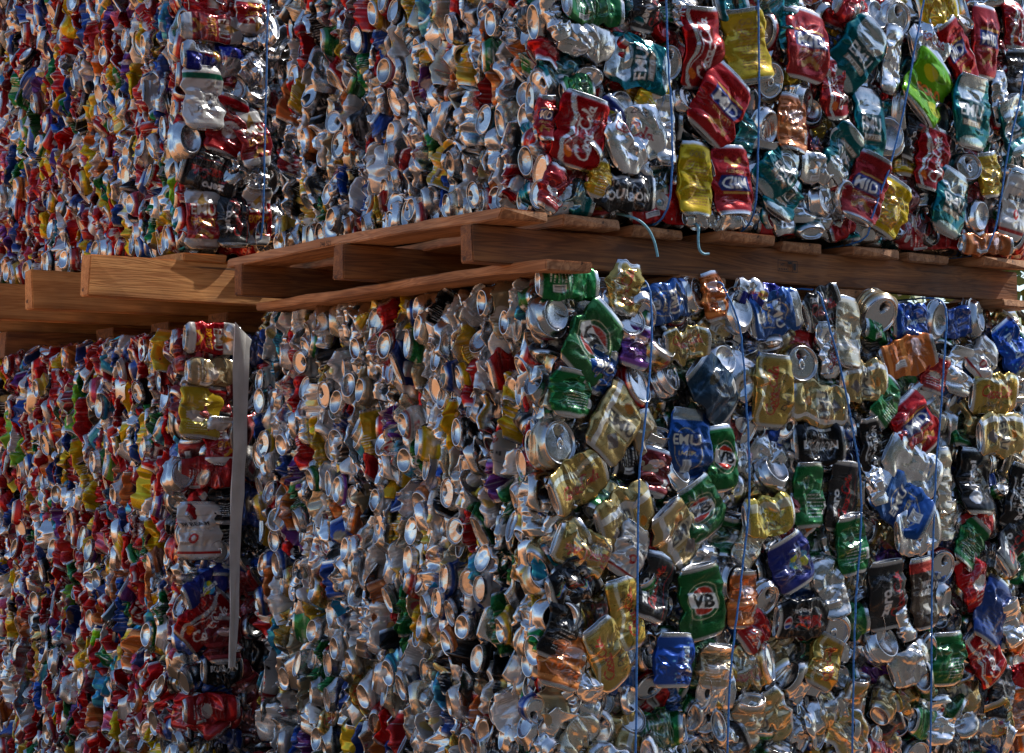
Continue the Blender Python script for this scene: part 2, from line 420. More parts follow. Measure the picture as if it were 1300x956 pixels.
def D_lime():
    b = Bmp((.13, .36, .01), .6)
    for c in (C1, C2):
        b.ell(c-16, 84, 14, 11, (.55, .5, .02), .5); b.ell(c+14, 34, 15, 12, (.5, .52, .02), .5)
        b.text('SOLO', c, 60, 19, (.02, .06, .01), .3, 30, .1, 50); b.text('SOLO', c, 60, 18, (.75, .2, .01), .3, 30, .05, 46)
    return b.done()
def D_bull():
    b = Bmp((.66, .67, .70), .9)
    for k in range(2):
        o = k*103
        b.put((b.Y > 60) & (b.X > o) & (b.X < o+51), (.012, .02, .26), .7); b.put((b.Y < 60) & (b.X > o+51) & (b.X < o+103), (.012, .02, .26), .7)
    for c in (C1, C2):
        b.ell(c, 62, 12, 11, (.6, .4, .03), .6)
        b.text('Red Bull', c, 60, 9, (.45, .01, .02), .4, 90, .04, 46)
    return b.done()
def D_globe():
    b = Bmp((.012, .018, .15), .5)
    for c in (C1, C2):
        b.ell(c, 60, 17, 18, (.05, .3, .55), .5)
        b.ell(c-7, 68, 9, 7, (.42, .5, .02), .4, 30); b.ell(c+8, 52, 6, 11, (.42, .5, .02), .4); b.ell(c-6, 48, 5, 5, (.42, .5, .02), .4)
        b.rect(c-4, 34, c+4, 86, (.7, .72, .75), .3); b.text('ENERGISER', c, 60, 4.5, BLK, .2, 90, .03, 46)
    return b.done()
def D_royal():
    b = Bmp((.72, .72, .71), .5)
    b.rect(0, 95, 207, 105, (.01, .12, .07), .5)
    for c in (C1, C2):
        b.text('Royal', c-2, 45, 13, BLK, .2, 25, .01, 40, .35); b.text('Club', c+2, 63, 11, BLK, .2, 25, .01, 26, .35)
    return b.done()
def D_seal():
    b = Bmp((.34, .012, .02), .6)
    for c in (C1, C2):
        b.ell(c, 55, 17, 17, (.66, .62, .6), .4)
        b.text('WILD', c, 61, 6, (.25, .02, .02), .3, 0, .03, 22); b.text('TURKEY', c, 52, 5, (.25, .02, .02), .3, 0, .03, 26)
        b.rect(c-20, 92, c+18, 98, (.05, .03, .03), .3)
    return b.done()
def D_snake():
    b = Bmp(BLK, .75)
    for c in (C1, C2):
        for k, cc in enumerate([(.02, .3, .12), (.5, .25, .02), (.02, .12, .4)]):
            xs = np.linspace(10, 108, 60); b.stroke(np.stack([c+14*np.sin(xs/9)+k*3-3, xs], 1), 2.0, cc, .4)
        b.text('XS', c-20, 30, 9, WHITE, .2, 90, .02)
    b.barcode(90, 20, 16, 26, 9); return b.done()
def D_flat(col, metal=.75, band=None, seed=0, bands=True):
    b = Bmp(col, metal); r = RS(seed)
    if bands:
        for k in range(3):
            y = r.uniform(5, 110); cc = band or tuple(np.clip(np.array(col)*r.uniform(.3, 2.2)+.02, 0, .8))
            b.rect(0, y, 207, y+r.uniform(2, 14), cc, metal*.8)
        for c in (C1, C2):
            if r.rand() < .7: b.lines(c-20, c+15, 20, 60, tuple(np.clip(np.array(WHITE)*r.choice([.05, 1]), 0, 1)), seed, 6.5)
            if r.rand() < .5: b.ell(c, r.uniform(50, 80), r.uniform(8, 20), r.uniform(8, 20), r.choice([SILV[0], .3, .05])*np.array([1, r.uniform(.2, 1), r.uniform(.1, 1)]), .6)
        if r.rand() < .6: b.barcode(C1+18, 25, 13, 24, seed)
    return b.done()
DES = dict(coke=D_coke(), diet=D_diet(), gold=D_gold(), zero=D_zero(), bitter=D_bitter(), export=D_export(), draft=D_draft(),
           blue=D_blue(), mid=D_mid(), yellow=D_yellow(), vb=D_vb(), bourbon=D_black(), turkey=D_turkey(), beam=D_beam(), max=D_max(),
           pblack=D_pblack(), pblue=D_pblue(), lemon=D_lemon(), lime=D_lime(), bull=D_bull(), globe=D_globe(), royal=D_royal(),
           seal=D_seal(), snake=D_snake(), cokew=D_coke(WHITE))
for k, (c, m_) in dict(silver=(SILV, 1), silver2=((.62, .60, .58), 1), white=((.76, .75, .74), .62), green=((.012, .15, .04), .75), teal=((0, .14, .16), .85),
                       navy=((.008, .035, .07), .6), navyblue=((.01, .05, .25), .6), orange=((.48, .13, .03), .6), red=((.42, .01, .015), .65),
                       purple=((.10, .02, .16), .6), amber=((.60, .36, .02), .6), tan=((.42, .33, .2), .7), ltblue=((.05, .32, .55), .6),
                       grey=((.35, .36, .38), .8), maroon=((.14, .01, .015), .6), limegreen=((.16, .42, .02), .5), pink=((.6, .08, .16), .5),
                       cream=((.68, .60, .44), .75), black=(BLK, .75), ylw=((.66, .46, .02), .5)).items():
    DES[k] = D_flat(c, m_, None, abs(hash(k)) % 1 + len(k)*7, k not in ('silver',))
LABEL = dict(coke='crushed red can with white flowing script', cokew='crushed red can with white script and ribbon', diet='crushed silver can with dark red script',
             gold='flattened gold can with red script', zero='flattened black can with red script and zero in white', bitter='teal and silver can lettered EMU',
             export='red and white can lettered EMU EXPORT', draft='pale gold can lettered EMU', blue='dark blue can with cream EMU lettering', mid='red can with navy MID panel',
             yellow='yellow can printed with lines of small text', vb='green can with red and black oval emblem', bourbon='black can with white upright lettering',
             turkey='dark brown can with white lettering', beam='white can with black lettering and red seal', max='black can with red lettering and round emblem',
             pblack='black can with pale lettering and round emblem', pblue='bright blue can with bubbles', lemon='lemon yellow can', lime='lime green can with orange lettering',
             bull='silver and dark blue quartered can', globe='navy can with green and blue globe', royal='white can with green band and script', seal='red can with round silver seal',
             snake='black can with winding coloured lines', silver='bare silver crumpled can', silver2='dull silver crumpled can')

# ------------------------------------------------------------------ crushed can geometry (metres)
def creases(r, n, sx, sz, amp, horiz=.0, tight=1.):
    """piecewise planar crumple field: sum of folds along random lines"""
    th = r.uniform(0, math.pi, n)
    if horiz: th = np.where(r.rand(n) < horiz, math.pi/2+r.normal(0, .2, n), th)
    c = r.uniform(-1, 1, n); wgt = r.normal(0, 1, n)
    lx, lz = r.uniform(-sx, sx, n), r.uniform(-sz, sz, n); loc = r.rand(n) < .65; rad = r.uniform(.35, .8, n)*max(sx, sz)*(1 if tight == 1 else tight*1.6)
    if tight != 1: loc[:] = True
    def f(x, z):
        out = np.zeros_like(x)
        for i in range(n):
            d = (x-lx[i])*math.cos(th[i])+(z-lz[i])*math.sin(th[i])
            v = np.sqrt(d*d+4e-7)
            if loc[i]:
                q = np.sqrt((x-lx[i])**2+(z-lz[i])**2+1e-9)
                v = np.maximum(0, rad[i]*.8-q*.6-v)
            else: v = -v
            out += wgt[i]*v
        return out
    xs, zs = np.meshgrid(np.linspace(-sx, sx, 14), np.linspace(-sz, sz, 18)); s = f(xs, zs)
    A = np.stack([np.ones(s.size), xs.ravel(), zs.ravel()], 1); co_, *_ = np.linalg.lstsq(A, s.ravel(), rcond=None)
    sd = np.std(s.ravel()-A@co_)+1e-9
    return lambda x, z: np.tanh((f(x, z)-co_[0]-co_[1]*x-co_[2]*z)/sd/2.8)*2.8*amp
END0 = [(0, 8.5), (.3, 8.2), (.5, 6.8), (.62, 4.2), (.69, 1.2), (.735, 0), (.775, .5), (.85, 4), (.94, 8), (1.0, 12)]
END1 = [(1.0, -13), (.95, -9), (.87, -4), (.835, -1.2), (.845, 0), (.81, .1), (.79, -1.5), (.775, -4.0), (.73, -4.6), (.69, -3.6), (.6, -3.5), (.5, -3.5), (.4, -3.5), (.3, -3.5), (.2, -3.5), (.1, -3.5), (0, -3.5)]
END1L = [(1.0, -13), (.93, -8), (.84, -1.5), (.84, 0), (.79, 0), (.77, -4), (.4, -3.5), (0, -3.5)]
END0L = [(0, 8.5), (.45, 7.5), (.67, 2), (.735, 0), (.79, .8), (.9, 6), (1.0, 12)]
def make_can(seed, L=.115, a=.038, b=.012, ae=None, be=None, phi0=0, phi1=0, amp=.003, nf=66, nb=16, nz=72, lite=False, squash=False, mouth=True, skew=None):
    r = RS(seed)
    ae = ae or a*.95; be = be or b*1.2
    th = np.concatenate([np.linspace(0, math.pi, nf, endpoint=False), np.linspace(math.pi, 2*math.pi, nb, endpoint=False)])
    u = th/(2*math.pi)
    e0, e1 = (END0L, END1L) if lite else (END0, END1)
    k = min(1., L/.05)
    s_end0 = .012*k; s_end1 = L-.013*k
    body = np.linspace(s_end0, s_end1, nz+2)[1:-1]
    s = np.concatenate([[d*.001*k for _, d in e0], body, [L+d*.001*k for _, d in e1]])
    rho = np.concatenate([[q for q, _ in e0], np.ones(nz), [q for q, _ in e1]])
    reg = np.concatenate([np.zeros(len(e0)), np.ones(nz), np.full(len(e1), 2)])
    # spine
    fs = np.linspace(s_end0, s_end1, 60); t = (fs-s_end0)/(s_end1-s_end0)
    def sm(x): x = np.clip(x, 0, 1); return x*x*(3-2*x)
    mid = r.normal(0, .12)
    ph = phi0*(1-sm(t/.32))+phi1*sm((t-.68)/.32)+mid*np.sin(t*6.28)
    ds = np.diff(fs, prepend=fs[0])
    cy = np.cumsum(np.sin(ph)*ds); cz = np.cumsum(np.cos(ph)*ds)+s_end0
    sc_ = np.clip(s, s_end0, s_end1)
    P = np.interp(sc_, fs, ph); CY = np.interp(sc_, fs, cy)+np.sin(P)*(s-sc_); CZ = np.interp(sc_, fs, cz)+np.cos(P)*(s-sc_)
    tt = np.clip((s-s_end0)/(s_end1-s_end0), 0, 1)
    blend = np.maximum(1-sm(tt/.25), sm((tt-.75)/.25))
    A = a*(1-blend)+ae*blend; B = b*(1-blend)+be*blend
    # outline wobble along the axis
    kn = np.linspace(0, 1, 8); wob = np.interp(tt, kn, r.normal(0, .05, 8)); A = A*(1+wob*(1-blend*.7))
    sx_ = np.interp(tt, kn, r.normal(0, .0022, 8))*(1-blend*.5)
    ct, st = np.cos(th), np.sin(th)
    X = A[:, None]*rho[:, None]*ct[None]+sx_[:, None]
    flat = np.sign(st)*np.abs(st)**(.55)
    shp = flat[None]*(1-blend[:, None])+st[None]*blend[:, None]
    Y = B[:, None]*rho[:, None]*shp
    S = np.repeat(s[:, None], len(th), 1)
    ff = creases(r, 16 if not lite else 14, a, L/2, amp, .75 if squash else .25)
    fb = creases(r, 8, a, L/2, amp, .2)
    fg = creases(r, 48, a, L/2, amp*.50, .35, .28) if not lite else None
    wz = (1-blend*.8)[:, None]*np.where(rho[:, None] > .95, 1, .25)
    front = np.clip(st, 0, 1)[None]**.5; back = np.clip(-st, 0, 1)[None]**.5
    D1 = ff(X, S-L/2)+(fg(X, S-L/2) if fg else 0); D2 = fb(X, S-L/2)
    Y = Y+wz*(front*D1*1.0+back*D2)
    X = X+wz*(.55*fb(Y*2, S-L/2))*np.abs(ct)[None]**.6
    if lite:
        fs_ = creases(r, 22, .014, L/2, amp*.85, .6, .55); fu = creases(r, 12, .014, L/2, amp*.6, .8)
        X = X+wz*np.sign(ct)[None]*(fs_(Y, S-L/2)+fu(Y, S-L/2))*np.abs(ct)[None]**.4
    if squash: S = S+wz*.25*ff(S-L/2, X)
    if not lite or True:
        fe = creases(r, 5, a, a, amp*.28)
        ends = (reg != 1)[:, None]
        S = S+ends*fe(X, Y*1.0)*np.clip(blend, 0, 1)[:, None]
    m = None
    if mouth and not lite:
        xr, yr = X/np.maximum(A[:, None], 1e-6), Y/np.maximum(B[:, None], 1e-6)
        m = (reg == 2)[:, None] & (((xr)/.23)**2+((yr-.38)/.25)**2 < 1) & (rho[:, None] < .7)
        S = S-np.where(m, .012*k, 0)
    wear = None
    if not lite:
        g_ = np.zeros_like(Y); g_[1:-1] = np.abs(Y[2:]-2*Y[1:-1]+Y[:-2])
        h_ = np.abs(np.roll(Y, 1, 1)-2*Y+np.roll(Y, -1, 1))*(np.abs(st)[None] > .55)
        wear = np.clip((np.maximum(g_, h_)-.00022)/.0006, 0, 1)*(reg == 1)[:, None]*(.35+.65*r.rand(*Y.shape))
    else:
        g_ = np.zeros_like(Y); g_[1:-1] = np.maximum(np.abs(X[2:]-2*X[1:-1]+X[:-2]), np.abs(Y[2:]-2*Y[1:-1]+Y[:-2]))
        wear = np.clip((g_-.0007)/.0012, 0, 1)*(reg == 1)[:, None]*1.6
    dS = S-s[:, None]
    cP, sP = np.cos(P)[:, None], np.sin(P)[:, None]
    VX = X; VY = CY[:, None]+Y*cP+dS*sP; VZ = CZ[:, None]-Y*sP+dS*cP
    if skew is not None: VX = VX+skew*(VZ-L/2)
    V = np.stack([VX, VY, VZ], -1)
    nr, nc = len(s), len(th)
    V[..., 2] -= (V[..., 2].max()+V[..., 2].min())/2
    V[..., 1] -= (V[reg == 1, :, 1].max()+V[reg == 1, :, 1].min())/2
    i = np.arange(nr-1)[:, None]*nc; j = np.arange(nc)[None]; j2 = (j+1) % nc
    Q = np.stack([i+j, i+j2, i+nc+j2, i+nc+j], -1).reshape(-1, 4)
    vv = np.clip(s/L, 0, 1)
    return dict(V=V.reshape(-1, 3), Q=Q, U=np.repeat(u[None], nr, 0).ravel(), W=np.repeat(vv[:, None], nc, 1).ravel(),
                bare=np.repeat((rho < .9)[:, None], nc, 1).ravel(), mouth=None if m is None else m.ravel(), wear=None if wear is None else wear.ravel(),
                lidc=np.array([0, CY[-1], CZ[-1]]), P1=P[-1], nr=nr, nc=nc, A=A[-1], B=B[-1], last=V[-1].mean(0), k=k)
def can_colors(c, des, uoff, r, fade=0.0):
    bm = DES[des]
    ui = ((c['U']+uoff) % 1*BW).astype(int) % BW; vi = np.clip((c['W']*BH).astype(int), 0, BH-1)
    col = bm[vi, ui].copy()
    tone = r.uniform(.72, 1.0)
    col[c['bare']] = (SILV[0]*tone, SILV[1]*tone*.99, SILV[2]*tone*.98, 1)
    if c['mouth'] is not None: col[c['mouth']] = (.03, .03, .03, .5)  # lid opening coloured near-black for the shade inside the can
    g = r.uniform(.7, .98); col[:, :3] *= g
    ds = r.uniform(-.12, .08); lum = col[:, :3].mean(1, keepdims=True); col[:, :3] = col[:, :3]*(1-ds)+lum*ds
    if c['wear'] is not None:
        wv = (c['wear']*r.uniform(.1, .5))[:, None]; col = col*(1-wv)+np.array([.78, .78, .8, 1.])*wv
    return np.clip(col, 0, 1)
def rotm(axis, ang):
    return np.array(Matrix.Rotation(ang, 3, axis))

def tab_mesh():
    """ring-pull: a plate with a finger hole and a rivet, 24 x 15 mm"""
    n = 28; V = []; Q = []
    prof = [(1, 0), (1, .0012), (.62, .0016), (.55, .0004)]
    for k in range(n):
        t = 2*math.pi*k/n; ox, oy = .0078*math.cos(t), .012*math.sin(t)
        ix, iy = .0046*math.cos(t), .0052*math.sin(t)-.0042
        for (f, z) in prof:
            g = (1-f)/.45; V.append((ox*(1-g)+ix*g, oy*(1-g)+iy*g, z))
    m_ = len(prof)
    for k in range(n):
        for p in range(m_-1):
            a_ = k*m_+p; b_ = ((k+1) % n)*m_+p; Q.append((a_, b_, b_+1, a_+1))
    o = len(V)
    for k in range(10):
        t = 2*math.pi*k/10
        V += [(.003*math.cos(t), .006+.003*math.sin(t), .0016), (.0022*math.cos(t), .006+.0022*math.sin(t), .0026)]
    for k in range(10):
        a_ = o+2*k; b_ = o+2*((k+1) % 10); Q.append((a_, b_, b_+1, a_+1))
    V.append((0, .006, .0027)); T = [(o+2*k+1, o+2*((k+1) % 10)+1, len(V)-1) for k in range(10)]
    me = mesh_np('pull_tab', np.array(V), Q, T, np.tile([.82, .82, .84, 1], (len(V), 1)))
    me.materials.append(MCAN); return me
TAB = tab_mesh()

class Bale:
    def __init__(s, key, name, label, x0, x1, y0, y1, z0, z1, seed):
        s.key = key; s.x0, s.x1, s.y0, s.y1, s.z0, s.z1 = x0, x1, y0, y1, z0, z1
        s.r = RS(seed); s.seed = seed*1000
        s.root = empty(name, ((x0+x1)/2, (y0+y1)/2, z0)); s.off = np.array(s.root.location[:])
        tag(s.root, label, 'can bale', 'bales of crushed cans')
        s.items = []      # dict(V,Q,col,size,label,tab)
    def add(s, c, Rm, pos, col, prio, label=None, tab=None):
        V = c['V']@Rm.T+np.asarray(pos)-s.off
        s.items.append(dict(V=V, Q=c['Q'], col=col, prio=prio, label=label, tab=tab))
    def build(s):
        s.items.sort(key=lambda d: -d['prio'])
        for it in s.items[:99]:
            cen = (it['V'].max(0)+it['V'].min(0))/2
            me = mesh_np('crushed_can', it['V']-cen, it['Q'], None, it['col'])
            o = link('crushed_can', me, MCAN, s.root); o.location = cen
            if it['label']: o['label'] = it['label']
            if it['tab'] is not None:
                Mx = it['tab'].copy(); t = bpy.data.objects.new('pull_tab', TAB); COL.objects.link(t); t.parent = o
                Mx.translation = Mx.translation-Vector(s.off)-Vector(cen)
                t.matrix_local = Mx
        rest = s.items[99:]
        if rest:
            n = 0; Vs, Qs, Cs = [], [], []
            for it in rest:
                Vs.append(it['V']); Qs.append(it['Q']+n); Cs.append(it['col']); n += len(it['V'])
            me = mesh_np('packed_cans', np.concatenate(Vs), np.concatenate(Qs), None, np.concatenate(Cs))
            o = link('packed_cans', me, MCAN, s.root); o['kind'] = 'stuff'
            o['label'] = 'the many smaller crushed cans packed edge on'
        s.core()
    def core(s):  # dark box inside the bale, blackening what shows between the cans
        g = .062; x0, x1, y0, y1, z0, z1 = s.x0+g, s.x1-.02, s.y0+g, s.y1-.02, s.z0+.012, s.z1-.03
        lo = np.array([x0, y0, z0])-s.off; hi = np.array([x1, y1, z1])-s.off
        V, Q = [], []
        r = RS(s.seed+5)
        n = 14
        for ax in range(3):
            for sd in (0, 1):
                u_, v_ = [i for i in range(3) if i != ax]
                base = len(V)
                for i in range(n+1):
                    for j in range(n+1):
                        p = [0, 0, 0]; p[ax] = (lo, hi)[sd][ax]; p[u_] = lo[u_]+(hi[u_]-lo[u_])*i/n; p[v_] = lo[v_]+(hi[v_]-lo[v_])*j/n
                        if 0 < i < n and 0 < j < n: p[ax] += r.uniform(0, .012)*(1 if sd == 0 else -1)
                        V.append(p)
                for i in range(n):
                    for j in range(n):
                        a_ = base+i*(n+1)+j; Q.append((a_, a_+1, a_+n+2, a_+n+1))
        o = link('shade_core', mesh_np('shade_core', V, Q, None, None, False), M_CORE, s.root)

# shape pools for the fill
def pool_side(n, lo, hi, seed):
    out = []
    for k in range(n):
        r = RS(seed+k)
        L = r.uniform(.075, .118); b = r.uniform(lo, hi); a = r.uniform(.032, .045)
        out.append((make_can(seed+k, L, a, b, a*r.uniform(.75, 1.0), min(.024, b*r.choice([r.uniform(.8, 1.3), r.uniform(1.5, 2.4)])), r.normal(0, .35), r.normal(0, .35),
                             r.uniform(.003, .006), 20, 18, 42, lite=True, squash=r.rand() < .4), a, b, L))
    return out
POOL_L = pool_side(48, .003, .0095, 100)
def pool_ends(n, seed):
    out = []
    for k in range(n):
        r = RS(seed+k); L = r.uniform(.07, .112); a = r.uniform(.030, .038); b = r.uniform(.006, .013)
        out.append((make_can(seed+k, L, a, b, r.uniform(.028, .034), r.uniform(.013, .023), r.normal(0, .25), r.normal(0, .25),
                             r.uniform(.002, .004), 20, 20, 18, lite=k % 2 == 0, squash=r.rand() < .5, mouth=k % 4 == 1), a, b, L))
    return out
POOL_E = pool_ends(26, 800)
def pool_face(n, seed):
    out = []
    for k in range(n):
        r = RS(seed+k)
        kind = r.choice(['B', 'E'], p=[.62, .38])
        if kind == 'B':
            L = r.uniform(.08, .118); a = r.uniform(.034, .046)
            c = make_can(seed+k, L, a, r.uniform(.010, .018), a*.9, r.uniform(.014, .024), r.choice([0, 0, -1, 1])*r.uniform(.3, 1.1), r.choice([0, 0, 1])*r.uniform(.3, 1.3),
                         r.uniform(.003, .006), 40, 14, 40, squash=r.rand() < .4)
        else:
            a = r.uniform(.026, .034); L = r.uniform(.035, .07)
            c = make_can(seed+k, L, a, a*r.uniform(.6, 1), a, None, 0, 0, .003, 26, 26, 12, squash=True); 
        out.append((kind, c))
    return out
POOL_F = pool_face(40, 400)

YV = np.array([0., -1, 0]); 
def face_rot(rw, tx, ty, flip=False):
    """local z along image-up turned rw clockwise, local y out of the face (-Y)"""
    z = np.array([math.sin(rw), 0, math.cos(rw)]); y = YV*1.0; x = np.cross(y, z)
    Rm = np.stack([x, y, z], 1)
    return rotm('X', tx)@rotm('Z', ty)@Rm
def end_rot(rw, tx, ty, top=True):
    """local z out of the face when top, bottom out otherwise"""
    z = np.array([0, -1., 0]) if top else np.array([0, 1., 0])
    y = np.array([math.sin(rw), 0, math.cos(rw)]); x = np.cross(y, z)
    Rm = np.stack([x, y, z], 1)
    return rotm('X', tx)@rotm('Z', ty)@Rm

COSR = math.cos(PSI)
def hero(bale, px, py, W, H, rot, typ, des, uoff=0.0, dep=0.0, amp=None, back=.0):
    r = bale.r; bale.seed += 1; sd = bale.seed
    p = on_plane_y(px, py, bale.y0+dep); sc_ = scale_at(p)
    ri = R(rot); rw = math.atan2(math.sin(ri)/COSR, math.cos(ri))
    fl = math.hypot(COSR*math.sin(rw), math.cos(rw))*sc_; fw = math.hypot(COSR*math.cos(rw), math.sin(rw))*sc_
    lab = LABEL.get(des)
    if typ == 'B':
        L = H/fl*1.03; a = W/fw/2*1.05; b = r.uniform(.0065, .010)
        sq = H < 80; am = amp or (r.uniform(.0026, .0038) if not sq else r.uniform(.004, .0055))
        am = min(am, .006); uoff = uoff+r.normal(0, .035)
        c = make_can(sd, L, a*.97, b, a*r.uniform(.86, 1.0), r.uniform(.007, .011), r.normal(0, .22), r.normal(0, .22), am, squash=sq)
        Rm = face_rot(rw, r.normal(0, .06), r.normal(0, .07))
        pos = p+np.array([0, b*.4-.000002*W*H, 0])
        pos[0] += max(0, bale.x0-.010-((c['V']@Rm.T)[:, 0].min()+pos[0]))
        bale.add(c, Rm, pos, can_colors(c, des, uoff, r), 5+W*H/1000., lab)
    elif typ in 'DLX':      # D dished bottom, L lid with tab, X lid without tab
        top = typ != 'D'
        a = W/fw/2/.86; b = H/fl/2/.86; L = r.uniform(.04, .06)
        c = make_can(sd, L, a, b, a, b, r.normal(0, .1), r.normal(0, .1), .0022, 40, 40, 22, squash=True, mouth=r.rand() < .7)
        Rm = end_rot(rw, r.normal(0, .22), r.normal(0, .22), top)
        pos = p+np.array([0, L*.42, 0])
        tab = None
        if typ == 'L':
            Lm = Matrix(Rm.tolist()).to_4x4(); pt = Rm@(c['last']+np.array([0, -.001, .0008]))+pos
            Lm = Lm@Matrix.Scale(.9, 4); Lm.translation = Vector(pt); tab = Lm
        bale.add(c, Rm, pos, can_colors(c, des, uoff, r), 5+W*H/1000., 'round can end facing out, %s' % ('ring pull side' if top else 'dished bottom'), tab)

def fill_face(bale, palette, zmax=99, gap=.056, layers=((.036, .0), (.056, .5))):
    r = bale.r; names, pr = zip(*palette); pr = np.array(pr)/sum(pr)
    for dep, sh in layers:
        z = bale.z0+.028+sh*.02
        while z < min(bale.z1-.012, zmax):
            x = bale.x0+.03+r.uniform(0, .03)
            while x < bale.x1-.01:
                kind, c = POOL_F[r.randint(len(POOL_F))]
                rot = r.choice([0, 90, r.uniform(0, 360), r.uniform(0, 360)])
                if kind == 'B': Rm = face_rot(R(rot)+r.normal(0, .15), r.normal(0, .25), r.normal(0, .25))
                else: Rm = end_rot(R(rot), r.normal(0, .3), r.normal(0, .3), r.rand() < .5)
                zz = np.clip(z+r.normal(0, .008), bale.z0+.04, bale.z1-.035)
                pos = np.array([x+r.normal(0, .006), bale.y0+dep+r.normal(0, .006)+(0.018 if kind == 'E' else 0), zz])
                V = c['V']@Rm.T
                lo_ = (V[:, 0]+pos[0]).min(); pos[0] += max(0, bale.x0-.004-lo_)
                ez = (V[:, 2]+pos[2]).min(); pos[2] += max(0, bale.z0+.001-ez)
                ez = (V[:, 2]+pos[2]).max(); pos[2] -= max(0, ez-(bale.z1+.004))
                col = can_colors(c, names[r.choice(len(names), p=pr)], r.rand(), r)
                qx, qy = project(pos); vis = -40 < qx < 1340 and -40 < qy < 990
                bale.add(c, Rm, pos, col, (3 if dep < .03 else 1)*(1 if vis else 0)+r.rand()*.5, None)
                x += r.uniform(.8, 1.2)*gap
            z += gap*.95

def side_fill(bale, palette, ymax=None, sy=.028, sz=.047, prio=0., pv=.46, pe=.34):
    """cans packed in upright layers seen edge on along the x0 face"""
    r = bale.r; names, pr = zip(*palette); pr = np.array(pr)/sum(pr)
    ymax = ymax or bale.y1
    y = bale.y0+.034
    while y < ymax-.008:
        z = bale.z0+.02+r.uniform(-.01, .015); step = r.uniform(.7, 1.35)*sy
        while z < bale.z1-.008:
            m_ = r.rand(); bot = z < bale.z0+.035 and r.rand() < .75
            pool = POOL_E if (bot or pv <= m_ < pv+pe) else POOL_L
            c, a, b, L = pool[r.randint(len(pool))]
            if m_ < pv: al = r.normal(0, .28)+(math.pi if r.rand() < .5 else 0); ln = .058
            elif m_ < pv+pe: al = math.pi/2*r.choice([-1, 1])+r.normal(0, .22); ln = .050
            else: al = r.uniform(0, 6.28); ln = .052
            if bot: al = math.pi/2*r.choice([-1, 1])+r.normal(0, .12)
            zd = np.array([math.sin(al), 0, math.cos(al)]); yd = np.array([0, -1., 0.]) if r.rand() < .5 else np.array([0, 1., 0.])
            xd = np.cross(yd, zd); Rm = np.stack([xd, yd, zd], 1)
            Rm = rotm('Z', r.normal(0, .20))@rotm('X', r.normal(0, .14))@Rm
            V = c['V']@Rm.T; e = -V[:, 0].min()
            pos = np.array([bale.x0+e+min(.06, abs(r.normal(0, .032)))-.007, y+r.normal(0, .004), z])
            ez = (V[:, 2]+z).min(); pos[2] += max(0, bale.z0+.001-ez)
            ez = (V[:, 2]+pos[2]).max(); pos[2] -= max(0, ez-(bale.z1+.006))
            ey = (V[:, 1]+pos[1]).min(); pos[1] += max(0, bale.y0-.008-ey)
            col = can_colors(c, names[r.choice(len(names), p=pr)], r.rand(), r)
            qx, qy = project(pos); vis = -20 < qx < 1340 and -20 < qy < 980
            bale.add(c, Rm, pos, col, prio+(1.+scale_at(pos)*a*20/600+r.rand()*.6 if vis else 0))
            z += ln*r.uniform(.8, 1.3)*sz/.047
        y += step

# ------------------------------------------------------------------ bales
FL = Bale('FL', 'can_bale', 'lower bale of the nearer stack, gold, green and black cans on its face', 0, 1.31, 0, 1.045, .12, .905+DZ, 11)
FU = Bale('FU', 'can_bale', 'upper bale of the nearer stack, teal, red and yellow cans on its face', 0, 1.31, 0, .955, 1.008+DZ, 1.86+DZ, 12)
LL = Bale('LL', 'can_bale', 'lower bale of the farther stack, small red and blue cans, below protruding bearers', -.136, 1.1, 1.088, 2.25, .12, .872+DZ, 13)
LU = Bale('LU', 'can_bale', 'upper bale of the farther stack, multicoloured cans, above protruding bearers', -.136, 1.1, 1.088, 2.25, 1.031+DZ, 1.88+DZ, 14)

